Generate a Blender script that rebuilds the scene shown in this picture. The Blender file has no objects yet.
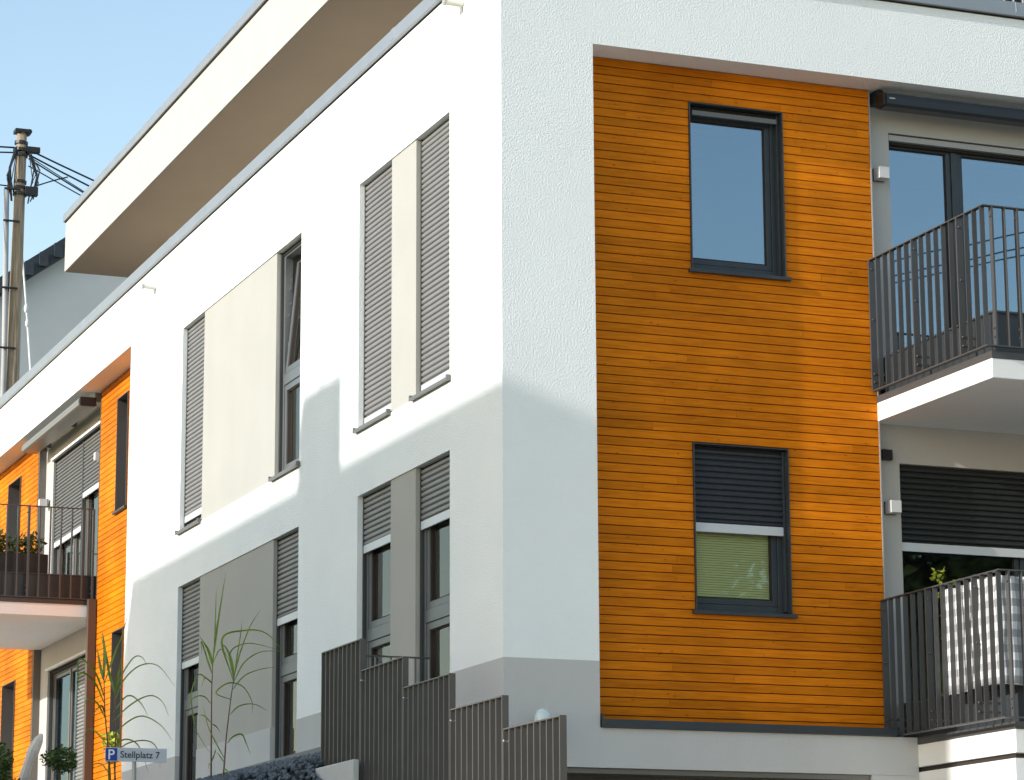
import bpy, bmesh, math, random
from mathutils import Vector, Matrix
random.seed(7)
S = bpy.context.scene
COL = S.collection
R = math.radians

# ------------------------------------------------------------------ helpers
class MB:
    """collects simple shapes and links them as one mesh object"""
    def __init__(s): s.v = []; s.f = []; s.c = None
    def add(s, vs, fs):
        n = len(s.v); s.v += [tuple(p) for p in vs]; s.f += [tuple(i + n for i in f) for f in fs]
    def box(s, x0, x1, y0, y1, z0, z1):
        if x0 > x1: x0, x1 = x1, x0
        if y0 > y1: y0, y1 = y1, y0
        if z0 > z1: z0, z1 = z1, z0
        s.add([(x0,y0,z0),(x1,y0,z0),(x1,y1,z0),(x0,y1,z0),(x0,y0,z1),(x1,y0,z1),(x1,y1,z1),(x0,y1,z1)],
              [(0,3,2,1),(4,5,6,7),(0,1,5,4),(1,2,6,5),(2,3,7,6),(3,0,4,7)])
    def tube(s, pts, rad, n=8, cap=True):
        pts = [Vector(p) for p in pts]
        rs = rad if isinstance(rad, (list, tuple)) else [rad] * len(pts)
        base = len(s.v); prev = None
        for i, p in enumerate(pts):
            t = (pts[min(i+1, len(pts)-1)] - pts[max(i-1, 0)]).normalized()
            a = Vector((0,0,1)) if abs(t.z) < .9 else Vector((1,0,0))
            if prev is not None: a = prev
            u = (a - t * a.dot(t)).normalized(); w = t.cross(u); prev = u
            for k in range(n):
                an = 2 * math.pi * k / n
                s.v.append(tuple(p + (u * math.cos(an) + w * math.sin(an)) * rs[i]))
        for i in range(len(pts) - 1):
            for k in range(n):
                a = base + i*n + k; b = base + i*n + (k+1) % n
                s.f.append((a, b, b + n, a + n))
        if cap:
            s.f.append(tuple(base + k for k in reversed(range(n))))
            s.f.append(tuple(base + (len(pts)-1)*n + k for k in range(n)))
    def lathe(s, prof, cx, cy, n=16):
        base = len(s.v)
        for r, z in prof:
            for k in range(n):
                an = 2*math.pi*k/n
                s.v.append((cx + r*math.cos(an), cy + r*math.sin(an), z))
        for i in range(len(prof)-1):
            for k in range(n):
                a = base + i*n + k; b = base + i*n + (k+1) % n
                s.f.append((a, b, b+n, a+n))
    def sphere(s, c, r, n=8, m=6, sz=1.0):
        s.lathe([(max(r*math.sin(math.pi*j/m), 1e-4), c[2] - r*sz*math.cos(math.pi*j/m)) for j in range(m+1)], c[0], c[1], n)
    def build(s, name, m, parent=None, bevel=0, smooth=False, origin=None):
        me = bpy.data.meshes.new(name)
        vs = s.v
        if origin: vs = [(a-origin[0], b-origin[1], c-origin[2]) for a, b, c in vs]
        me.from_pydata(vs, [], s.f); me.update()
        bm = bmesh.new(); bm.from_mesh(me); bmesh.ops.recalc_face_normals(bm, faces=bm.faces); bm.to_mesh(me); bm.free()
        if m: me.materials.append(m)
        if smooth:
            for p in me.polygons: p.use_smooth = True
        o = bpy.data.objects.new(name, me); COL.objects.link(o)
        if origin: o.location = origin
        if parent: 
            o.parent = parent
            o.matrix_parent_inverse = Matrix.Translation(-Vector(wloc(parent)))
        if bevel:
            b = o.modifiers.new('bevel', 'BEVEL'); b.width = bevel; b.segments = 2; b.limit_method = 'ANGLE'
        return o
def wloc(o):
    v = Vector(o.location)
    if o.parent:
        v = v + wloc(o.parent) + o.matrix_parent_inverse.translation
    return v
def empty(name, loc, label, cat, group=None):
    o = bpy.data.objects.new(name, None); COL.objects.link(o); o.location = loc
    o.empty_display_size = .2
    return tag(o, label, cat, group)
def tag(o, label=None, cat=None, group=None, kind=None):
    if label: o['label'] = label
    if cat: o['category'] = cat
    if group: o['group'] = group
    if kind: o['kind'] = kind
    return o

# ------------------------------------------------------------------ materials
def mat(name, col, rough=.6, metal=0., bump=0., bscale=60., var=0., vscale=2., spec=.5, stretch=None, bdist=.01, stain=0.):
    m = bpy.data.materials.new(name); m.use_nodes = True
    nt = m.node_tree; N = nt.nodes; L = nt.links; b = N['Principled BSDF']
    b.inputs['Base Color'].default_value = (*col, 1); b.inputs['Roughness'].default_value = rough
    b.inputs['Metallic'].default_value = metal; b.inputs['Specular IOR Level'].default_value = spec
    tc = N.new('ShaderNodeTexCoord')
    if var or stain:
        n = N.new('ShaderNodeTexNoise'); n.inputs['Scale'].default_value = vscale; n.inputs['Detail'].default_value = 6
        mp = N.new('ShaderNodeMapping')
        if stretch: mp.inputs['Scale'].default_value = stretch
        L.new(tc.outputs['Object'], mp.inputs[0]); L.new(mp.outputs[0], n.inputs['Vector'])
        r = N.new('ShaderNodeMapRange'); r.inputs[1].default_value = .3; r.inputs[2].default_value = .7
        r.inputs[3].default_value = 1 - var; r.inputs[4].default_value = 1 + var
        L.new(n.outputs[0], r.inputs[0])
        mx = N.new('ShaderNodeMix'); mx.data_type = 'RGBA'; mx.blend_type = 'MULTIPLY'; mx.inputs[0].default_value = 1
        mx.inputs[6].default_value = (*col, 1); L.new(r.outputs[0], mx.inputs[7])
        out = mx.outputs[2]
        if stain:
            n2 = N.new('ShaderNodeTexNoise'); n2.inputs['Scale'].default_value = 1.0; n2.inputs['Detail'].default_value = 4
            mp2 = N.new('ShaderNodeMapping'); mp2.inputs['Scale'].default_value = (2.2, 2.2, .25)
            L.new(tc.outputs['Object'], mp2.inputs[0]); L.new(mp2.outputs[0], n2.inputs['Vector'])
            r2 = N.new('ShaderNodeMapRange'); r2.inputs[1].default_value = .45; r2.inputs[2].default_value = .75
            r2.inputs[3].default_value = 0; r2.inputs[4].default_value = stain
            L.new(n2.outputs[0], r2.inputs[0])
            m2 = N.new('ShaderNodeMix'); m2.data_type = 'RGBA'; L.new(r2.outputs[0], m2.inputs[0])
            L.new(out, m2.inputs[6]); m2.inputs[7].default_value = (col[0]*.72, col[1]*.7, col[2]*.66, 1)
            out = m2.outputs[2]
        L.new(out, b.inputs['Base Color'])
    if bump:
        n = N.new('ShaderNodeTexNoise'); n.inputs['Scale'].default_value = bscale; n.inputs['Detail'].default_value = 3
        n.inputs['Roughness'].default_value = .55
        L.new(tc.outputs['Object'], n.inputs['Vector'])
        bp = N.new('ShaderNodeBump'); bp.inputs['Strength'].default_value = bump; bp.inputs['Distance'].default_value = bdist
        L.new(n.outputs[0], bp.inputs['Height']); L.new(bp.outputs[0], b.inputs['Normal'])
    return m

def wood_mat(name, along):
    m = bpy.data.materials.new(name); m.use_nodes = True
    nt = m.node_tree; N = nt.nodes; L = nt.links; b = N['Principled BSDF']
    b.inputs['Roughness'].default_value = .62; b.inputs['Specular IOR Level'].default_value = .08
    tc = N.new('ShaderNodeTexCoord'); at = N.new('ShaderNodeAttribute'); at.attribute_name = 'board'
    add = N.new('ShaderNodeVectorMath'); add.operation = 'MULTIPLY_ADD'
    add.inputs[1].default_value = (9., 9., 9.)
    L.new(at.outputs['Color'], add.inputs[0]); L.new(tc.outputs['Object'], add.inputs[2])
    mp = N.new('ShaderNodeMapping')
    mp.inputs['Scale'].default_value = (1.6, 1.6, 26) if along == 'x' else (1.6, 1.6, 26)
    L.new(add.outputs[0], mp.inputs[0])
    g = N.new('ShaderNodeTexNoise'); g.inputs['Scale'].default_value = 2.2; g.inputs['Detail'].default_value = 6; g.inputs['Distortion'].default_value = .6
    L.new(mp.outputs[0], g.inputs['Vector'])
    ramp = N.new('ShaderNodeValToRGB'); L.new(g.outputs[0], ramp.inputs[0])
    e = ramp.color_ramp.elements
    e[0].position = .25; e[0].color = (.58, .150, .004, 1); e[1].position = .75; e[1].color = (.82, .245, .009, 1)
    k = e.new(.5); k.color = (.72, .204, .006, 1)
    # tone of each board
    sep = N.new('ShaderNodeSeparateColor'); L.new(at.outputs['Color'], sep.inputs[0])
    r = N.new('ShaderNodeMapRange'); r.inputs[3].default_value = .86; r.inputs[4].default_value = 1.1
    L.new(sep.outputs[1], r.inputs[0])
    mx = N.new('ShaderNodeMix'); mx.data_type = 'RGBA'; mx.blend_type = 'MULTIPLY'; mx.inputs[0].default_value = 1
    L.new(ramp.outputs[0], mx.inputs[6]); L.new(r.outputs[0], mx.inputs[7])
    # weathered patches across boards
    w = N.new('ShaderNodeTexNoise'); w.inputs['Scale'].default_value = .9; w.inputs['Detail'].default_value = 5
    L.new(tc.outputs['Object'], w.inputs['Vector'])
    rw = N.new('ShaderNodeMapRange'); rw.inputs[1].default_value = .3; rw.inputs[2].default_value = .7
    rw.inputs[3].default_value = .66; rw.inputs[4].default_value = 1.12
    L.new(w.outputs[0], rw.inputs[0])
    mw = N.new('ShaderNodeMix'); mw.data_type = 'RGBA'; mw.blend_type = 'MULTIPLY'; mw.inputs[0].default_value = 1
    L.new(mx.outputs[2], mw.inputs[6]); L.new(rw.outputs[0], mw.inputs[7])
    # knots
    mk = N.new('ShaderNodeMapping'); mk.inputs['Scale'].default_value = (5.5, 5.5, 12)
    L.new(add.outputs[0], mk.inputs[0])
    vo = N.new('ShaderNodeTexVoronoi'); vo.inputs['Scale'].default_value = 1.; L.new(mk.outputs[0], vo.inputs['Vector'])
    rk = N.new('ShaderNodeMapRange'); rk.inputs[1].default_value = .03; rk.inputs[2].default_value = .11
    rk.inputs[3].default_value = .65; rk.inputs[4].default_value = 0
    L.new(vo.outputs['Distance'], rk.inputs[0])
    mm = N.new('ShaderNodeMix'); mm.data_type = 'RGBA'; L.new(rk.outputs[0], mm.inputs[0])
    L.new(mw.outputs[2], mm.inputs[6]); mm.inputs[7].default_value = (.13, .03, .006, 1)
    L.new(mm.outputs[2], b.inputs['Base Color'])
    bp = N.new('ShaderNodeBump'); bp.inputs['Strength'].default_value = .2; bp.inputs['Distance'].default_value = .002
    L.new(g.outputs[0], bp.inputs['Height']); L.new(bp.outputs[0], b.inputs['Normal'])
    return m

def glass_mat(name, base=.32, tint=(.75, .8, .8), refl=(.66, .84, 1.)):
    m = bpy.data.materials.new(name); m.use_nodes = True
    nt = m.node_tree; N = nt.nodes; L = nt.links
    for n in list(N):
        if n.type != 'OUTPUT_MATERIAL': N.remove(n)
    out = [n for n in N if n.type == 'OUTPUT_MATERIAL'][0]
    tr = N.new('ShaderNodeBsdfTransparent'); tr.inputs[0].default_value = (*tint, 1)
    gl = N.new('ShaderNodeBsdfGlossy'); gl.inputs['Roughness'].default_value = .012; gl.inputs[0].default_value = (*refl, 1)
    fr = N.new('ShaderNodeFresnel'); fr.inputs[0].default_value = 1.5
    r = N.new('ShaderNodeMapRange'); r.inputs[3].default_value = base; r.inputs[4].default_value = 1
    L.new(fr.outputs[0], r.inputs[0])
    tc = N.new('ShaderNodeTexCoord'); n = N.new('ShaderNodeTexNoise'); n.inputs['Scale'].default_value = 1.3; n.inputs['Detail'].default_value = 0
    L.new(tc.outputs['Object'], n.inputs['Vector'])
    bp = N.new('ShaderNodeBump'); bp.inputs['Strength'].default_value = .25; bp.inputs['Distance'].default_value = .004
    L.new(n.outputs[0], bp.inputs['Height']); L.new(bp.outputs[0], gl.inputs['Normal'])
    mx = N.new('ShaderNodeMixShader'); L.new(r.outputs[0], mx.inputs[0]); L.new(tr.outputs[0], mx.inputs[1]); L.new(gl.outputs[0], mx.inputs[2])
    L.new(mx.outputs[0], out.inputs[0])
    return m

def leaf_mat(name, col, var=.35):
    m = mat(name, col, .5, var=var, vscale=9.)
    b = m.node_tree.nodes['Principled BSDF']
    b.inputs['Transmission Weight'].default_value = 0
    b.inputs['Subsurface Weight'].default_value = 0
    return m

M = {}
M['plaster']  = mat('white_plaster', (.885, .905, .888), .9, bump=.85, bscale=60., var=.02, vscale=1.1, spec=.15, bdist=.009)
M['plinth']   = mat('grey_plinth_plaster', (.53, .525, .51), .9, bump=.5, bscale=44., var=.03, vscale=1.2, spec=.2, bdist=.01, stain=.12)
M['panelgrey']= mat('grey_beige_plaster', (.43, .418, .378), .9, bump=.3, bscale=40., var=.03, vscale=1.3, spec=.2, bdist=.006, stain=.08)
M['reveal']   = mat('smooth_plaster', (.62, .61, .585), .85, bump=.2, bscale=60., var=.02, spec=.2)
M['soffit']   = mat('soffit_plaster', (.80, .76, .71), .9, bump=.25, bscale=50., var=.03, spec=.2)
M['slabwhite']= mat('painted_slab', (.80, .80, .78), .8, bump=.25, bscale=60., var=.02, spec=.3, stain=.1)
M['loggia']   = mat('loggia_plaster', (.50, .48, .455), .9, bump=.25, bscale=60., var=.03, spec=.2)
M['woodx'] = wood_mat('orange_stained_boards', 'x')
M['wooddark'] = mat('board_backing', (.02, .006, .003), .9)
M['anthracite'] = mat('anthracite_coated_metal', (.042, .05, .057), .38, .2, var=.08, vscale=5.)
M['framegrey'] = mat('grey_window_profile', (.135, .142, .145), .4, .2, var=.06, vscale=5.)
M['guide'] = mat('light_metal_guide', (.42, .40, .38), .45, .2)
M['shutter'] = mat('grey_shutter_slats', (.245, .235, .228), .42, .2, var=.05, vscale=8.)
M['shutterdeepshade'] = mat('deep_shade_shutter_slats', (.016, .018, .019), .45, var=.08, vscale=8.)  # loggia slats, the deep shade under the balcony painted into their colour
M['shuttershaded'] = mat('shaded_shutter_slats', (.032, .036, .043), .42, .2, var=.08, vscale=8.)  # same shutters as the grey ones, shade of the reveal painted in
M['shutterbar'] = mat('shutter_end_bar', (.62, .63, .65), .4, .2)
M['slotbrown'] = mat('brown_grey_reveal_metal', (.10, .085, .075), .5, .1, var=.06)
M['shutterloggia'] = mat('taupe_shutter_slats', (.15, .145, .14), .42, .2, var=.05)
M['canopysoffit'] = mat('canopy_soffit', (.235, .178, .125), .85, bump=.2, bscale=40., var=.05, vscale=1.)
M['guidedark'] = mat('dark_metal_guide', (.05, .053, .055), .45)
M['sill'] = mat('taupe_sill_metal', (.16, .15, .138), .4, .3)
M['flashing'] = mat('zinc_flashing', (.33, .345, .36), .42, .5, var=.05, vscale=3.)
M['gapdark'] = mat('dark_joint', (.03, .022, .018), .9)
M['railing'] = mat('taupe_coated_steel', (.066, .066, .066), .42, .0, var=.05, vscale=6.)
M['railingdark'] = mat('dark_coated_steel', (.078, .070, .064), .40, .0, var=.08, vscale=4.)
M['steel'] = mat('bolt_steel', (.7, .7, .7), .25, .9)
M['glass'] = glass_mat('window_glass', .30, (.45, .5, .5))
M['glassleft'] = glass_mat('window_glass_side', .02, (1, 1, 1), (1, .99, .94))
M['glassclear'] = glass_mat('window_glass_low', .0, (.98, .99, .98))
M['interior'] = mat('interior_paint', (.22, .21, .19), .9)
M['curtain'] = mat('pale_curtain', (.93, .93, .9), .9, var=.06, vscale=6., stretch=(1, 14, .4), bump=.3, bscale=20)
M['blind'] = mat('yellow_green_blind', (.88, .86, .42), .8)
M['concrete'] = mat('pale_concrete', (.52, .53, .50), .85, bump=.25, bscale=50., var=.05, vscale=4., stain=.12)
M['concretedark'] = mat('grey_concrete', (.22, .225, .225), .9, bump=.3, bscale=50., var=.1, vscale=4.)
M['garage'] = mat('brown_grey_panel', (.17, .145, .12), .7, var=.08)
M['asphalt'] = mat('asphalt', (.055, .055, .055), .9, bump=.4, bscale=90., var=.15, vscale=3.)
M['paving'] = mat('paving', (.42, .375, .32), .9, bump=.2, bscale=60., var=.12, vscale=3.)
M['grass'] = mat('lawn', (.06, .085, .025), .95, bump=.8, bscale=30., var=.3, vscale=4.)
M['gravel'] = mat('dark_basalt_stones', (.085, .105, .125), .7, var=.55, vscale=11., bump=.5, bscale=40.)
M['bankbase'] = mat('gravel_bed', (.03, .035, .04), .95, var=.4, vscale=30.)
M['black'] = mat('black_plastic', (.012, .012, .013), .5)
M['lampwhite'] = mat('lamp_housing', (.62, .60, .60), .4)
M['pipewhite'] = mat('pipe_plastic', (.62, .62, .54), .5)
M['awningdark'] = mat('awning_dark_metal', (.05, .06, .078), .35, .3)
M['awninglight'] = mat('awning_grey_metal', (.24, .23, .215), .4, .3)
M['housegrey'] = mat('grey_render', (.62, .63, .645), .9, bump=.2, bscale=20., var=.03)
M['rooftile'] = mat('dark_blue_roof_tiles', (.022, .032, .042), .6, var=.3, vscale=8.)
M['polewood'] = mat('weathered_pole_wood', (.30, .235, .165), .9, var=.4, vscale=3., stretch=(9, 9, .6), bump=.5, bscale=30.)
M['polegrey'] = mat('grey_conduit', (.34, .34, .34), .6, var=.15)
M['cable'] = mat('black_cable', (.015, .02, .028), .6)
M['cord'] = mat('white_cord', (.65, .66, .66), .6)
M['leaf'] = leaf_mat('reed_leaf', (.155, .235, .020))
M['leafdark'] = leaf_mat('shrub_leaf', (.055, .10, .018), .5)
M['leafyellow'] = leaf_mat('yellow_green_leaf', (.36, .40, .03))
M['stem'] = mat('reed_stem', (.14, .07, .045), .6, var=.3, vscale=6.)
M['bark'] = mat('bark', (.10, .075, .05), .95, var=.3, bump=.6, bscale=30)
M['umbrella'] = mat('off_white_canvas', (.62, .58, .53), .9, var=.08)
M['pot'] = mat('pale_ceramic', (.6, .58, .56), .5)
M['blue'] = mat('sign_blue', (.012, .045, .34), .4)
M['signgrey'] = mat('sign_plate', (.55, .57, .62), .35)
M['signtext'] = mat('sign_lettering', (.04, .045, .055), .5)
M['signwhite'] = mat('sign_white', (.85, .86, .9), .4)
M['neighbour'] = mat('neighbour_render', (.45, .43, .38), .9, var=.04)
M['treeleaf'] = leaf_mat('tree_leaf', (.10, .13, .022), .5)
M['globe'] = mat('lamp_globe', (.62, .70, .68), .15, spec=.8)

def cloth_mat():
    m = bpy.data.materials.new('gingham_cloth'); m.use_nodes = True
    nt = m.node_tree; N = nt.nodes; L = nt.links; b = N['Principled BSDF']; b.inputs['Roughness'].default_value = .9
    uv = N.new('ShaderNodeTexCoord'); sp = N.new('ShaderNodeSeparateXYZ'); L.new(uv.outputs['UV'], sp.inputs[0])
    outs = []
    for i in (0, 1):
        mu = N.new('ShaderNodeMath'); mu.operation = 'MULTIPLY'; mu.inputs[1].default_value = 1/.135; L.new(sp.outputs[i], mu.inputs[0])
        fr = N.new('ShaderNodeMath'); fr.operation = 'FRACT'; L.new(mu.outputs[0], fr.inputs[0])
        gt = N.new('ShaderNodeMath'); gt.operation = 'GREATER_THAN'; gt.inputs[1].default_value = .5; L.new(fr.outputs[0], gt.inputs[0])
        outs.append(gt)
    ad = N.new('ShaderNodeMath'); ad.operation = 'ADD'; L.new(outs[0].outputs[0], ad.inputs[0]); L.new(outs[1].outputs[0], ad.inputs[1])
    dv = N.new('ShaderNodeMath'); dv.operation = 'MULTIPLY'; dv.inputs[1].default_value = .5; L.new(ad.outputs[0], dv.inputs[0])
    rp = N.new('ShaderNodeValToRGB'); L.new(dv.outputs[0], rp.inputs[0]); rp.color_ramp.interpolation = 'CONSTANT'
    e = rp.color_ramp.elements; e[0].color = (.78, .78, .76, 1); e[1].position = .9; e[1].color = (.27, .27, .28, 1)
    k = e.new(.4); k.color = (.42, .42, .43, 1)
    L.new(rp.outputs[0], b.inputs['Base Color'])
    return m
M['cloth'] = cloth_mat()

# ------------------------------------------------------------------ face mapping
# 'R': the facade facing the camera (plane y = 0), u = x, depth d = y
# 'L': the long side facade (plane x = 0),          u = y, depth d = x
def fbox(mb, face, u0, u1, d0, d1, z0, z1):
    if face == 'R': mb.box(u0, u1, d0, d1, z0, z1)
    else: mb.box(d0, d1, u0, u1, z0, z1)
def fpt(face, u, d, z): return (u, d, z) if face == 'R' else (d, u, z)

def wall(face, us, zs, solid, d0, d1, name, m, parent):
    """wall slab from d0 (outside) to d1 with holes; solid(u, z) tells whether a cell is filled"""
    mb = MB(); nu, nz = len(us)-1, len(zs)-1
    def s(i, j):
        if i < 0 or j < 0 or i >= nu or j >= nz: return False
        return solid((us[i]+us[i+1])/2, (zs[j]+zs[j+1])/2)
    def q(*pts): mb.add([fpt(face, *p) for p in pts], [(0, 1, 2, 3)])
    for i in range(nu):
        for j in range(nz):
            if not s(i, j): continue
            a, b, c, e = us[i], us[i+1], zs[j], zs[j+1]
            q((a,d0,c),(b,d0,c),(b,d0,e),(a,d0,e)); q((a,d1,c),(a,d1,e),(b,d1,e),(b,d1,c))
            if not s(i-1, j): q((a,d0,c),(a,d0,e),(a,d1,e),(a,d1,c))
            if not s(i+1, j): q((b,d0,c),(b,d1,c),(b,d1,e),(b,d0,e))
            if not s(i, j-1): q((a,d0,c),(a,d1,c),(b,d1,c),(b,d0,c))
            if not s(i, j+1): q((a,d0,e),(b,d0,e),(b,d1,e),(a,d1,e))
    # merge duplicate vertices so that normals can be made consistent
    me = bpy.data.meshes.new(name); me.from_pydata(mb.v, [], mb.f); bm = bmesh.new(); bm.from_mesh(me)
    bmesh.ops.remove_doubles(bm, verts=bm.verts, dist=.0005); bmesh.ops.recalc_face_normals(bm, faces=bm.faces)
    bm.to_mesh(me); bm.free(); me.materials.append(m)
    o = bpy.data.objects.new(name, me); COL.objects.link(o)
    if parent: o.parent = parent
    return o

def cladding(face, u0, u1, z0, z1, holes, d, name, parent, m, seed=1):
    """horizontal boards, every board its own box with a shadow gap under it"""
    rnd = random.Random(seed); mb = MB(); cols = []; P = .0822; gap = .0085; t = .022
    z = z0
    while z < z1 - .01:
        a, b = z + gap, min(z + P, z1)
        # board lengths
        joints = []; u = u0 + rnd.uniform(.4, 3.2)
        while u < u1: joints.append(u); u += rnd.uniform(2.2, 4.2)
        cuts = sorted({a, b} | {h[k] for h in holes for k in (2, 3) if a < h[k] < b})
        tone = [(rnd.random(), rnd.random(), rnd.random()) for _ in range(len(joints)+1)]
        for za, zb in zip(cuts, cuts[1:]):
            segs = [(u0, u1)]
            for h in holes:
                if h[2] < zb - .001 and h[3] > za + .001:
                    segs = [s2 for s in segs for s2 in ((s[0], min(s[1], h[0])), (max(s[0], h[1]), s[1])) if s2[1] - s2[0] > .002]
            for sa, sb in segs:
                edges = [sa] + [j for j in joints if sa < j < sb] + [sb]
                for ea, eb in zip(edges, edges[1:]):
                    k = sum(1 for j in joints if j <= (ea+eb)/2)
                    n = len(mb.v)
                    lift = rnd.uniform(0, .0015)
                    fbox(mb, face, ea + .0008, eb - .0008, d - lift, d + t, za, zb)
                    cols += [tone[k]] * (len(mb.v) - n)
        z += P
    o = mb.build(name, m, parent, bevel=.0022)
    ca = o.data.color_attributes.new('board', 'FLOAT_COLOR', 'POINT')
    for i, c in enumerate(cols): ca.data[i].color = (*c, 1)
    back = MB()
    us = sorted({u0, u1} | {h[k] for h in holes for k in (0, 1) if u0 <= h[k] <= u1})
    zs = sorted({z0, z1} | {h[k] for h in holes for k in (2, 3)})
    sol = lambda u, z: not any(h[0] < u < h[1] and h[2] < z < h[3] for h in holes)
    w = wall(face, us, zs, sol, d + t + .003, d + t + .06, 'backing', M['wooddark'], None)
    w.parent = o
    return o

def slat_mesh(face, u0, u1, zb, zt, d, name, m, parent, pitch=.0555):
    mb = MB(); pr = [(0, .012), (.05, .002), (.12, -.004), (.35, -.009), (.6, -.0085), (.76, -.004), (.85, .006), (.93, .012)]
    z = zt; pts = []
    while z > zb + .004:
        for t, dd in pr:
            zz = z - t * pitch
            if zz > zb: pts.append((zz, d + dd))
        z -= pitch
    pts.append((zb, d + .005))
    vs = []; fs = []
    for zz, dd in pts: vs += [fpt(face, u0, dd, zz), fpt(face, u1, dd, zz)]
    for i in range(len(pts)-1): fs.append((2*i, 2*i+1, 2*i+3, 2*i+2))
    n = len(vs)
    # thickness
    for zz, dd in pts: vs += [fpt(face, u0, dd + .008, zz), fpt(face, u1, dd + .008, zz)]
    for i in range(len(pts)-1): fs.append((n+2*i, n+2*i+2, n+2*i+3, n+2*i+1))
    e = n
    for i in range(len(pts)-1):
        fs.append((2*i, 2*i+2, n+2*i+2, n+2*i)); fs.append((2*i+1, n+2*i+1, n+2*i+3, 2*i+3))
    mb.add(vs, fs)
    return mb.build(name, m, parent)

def ring(mb, face, u0, u1, z0, z1, w, d0, d1, wt=None, wb=None):
    wt = wt or w; wb = wb or w
    fbox(mb, face, u0, u0+w, d0, d1, z0, z1); fbox(mb, face, u1-w, u1, d0, d1, z0, z1)
    fbox(mb, face, u0+w, u1-w, d0, d1, z1-wt, z1); fbox(mb, face, u0+w, u1-w, d0, d1, z0, z0+wb)

B = empty('apartment_building', (0, 0, 0), 'white plastered apartment block with orange timber cladding, balconies and dark framed windows', 'building')

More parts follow.
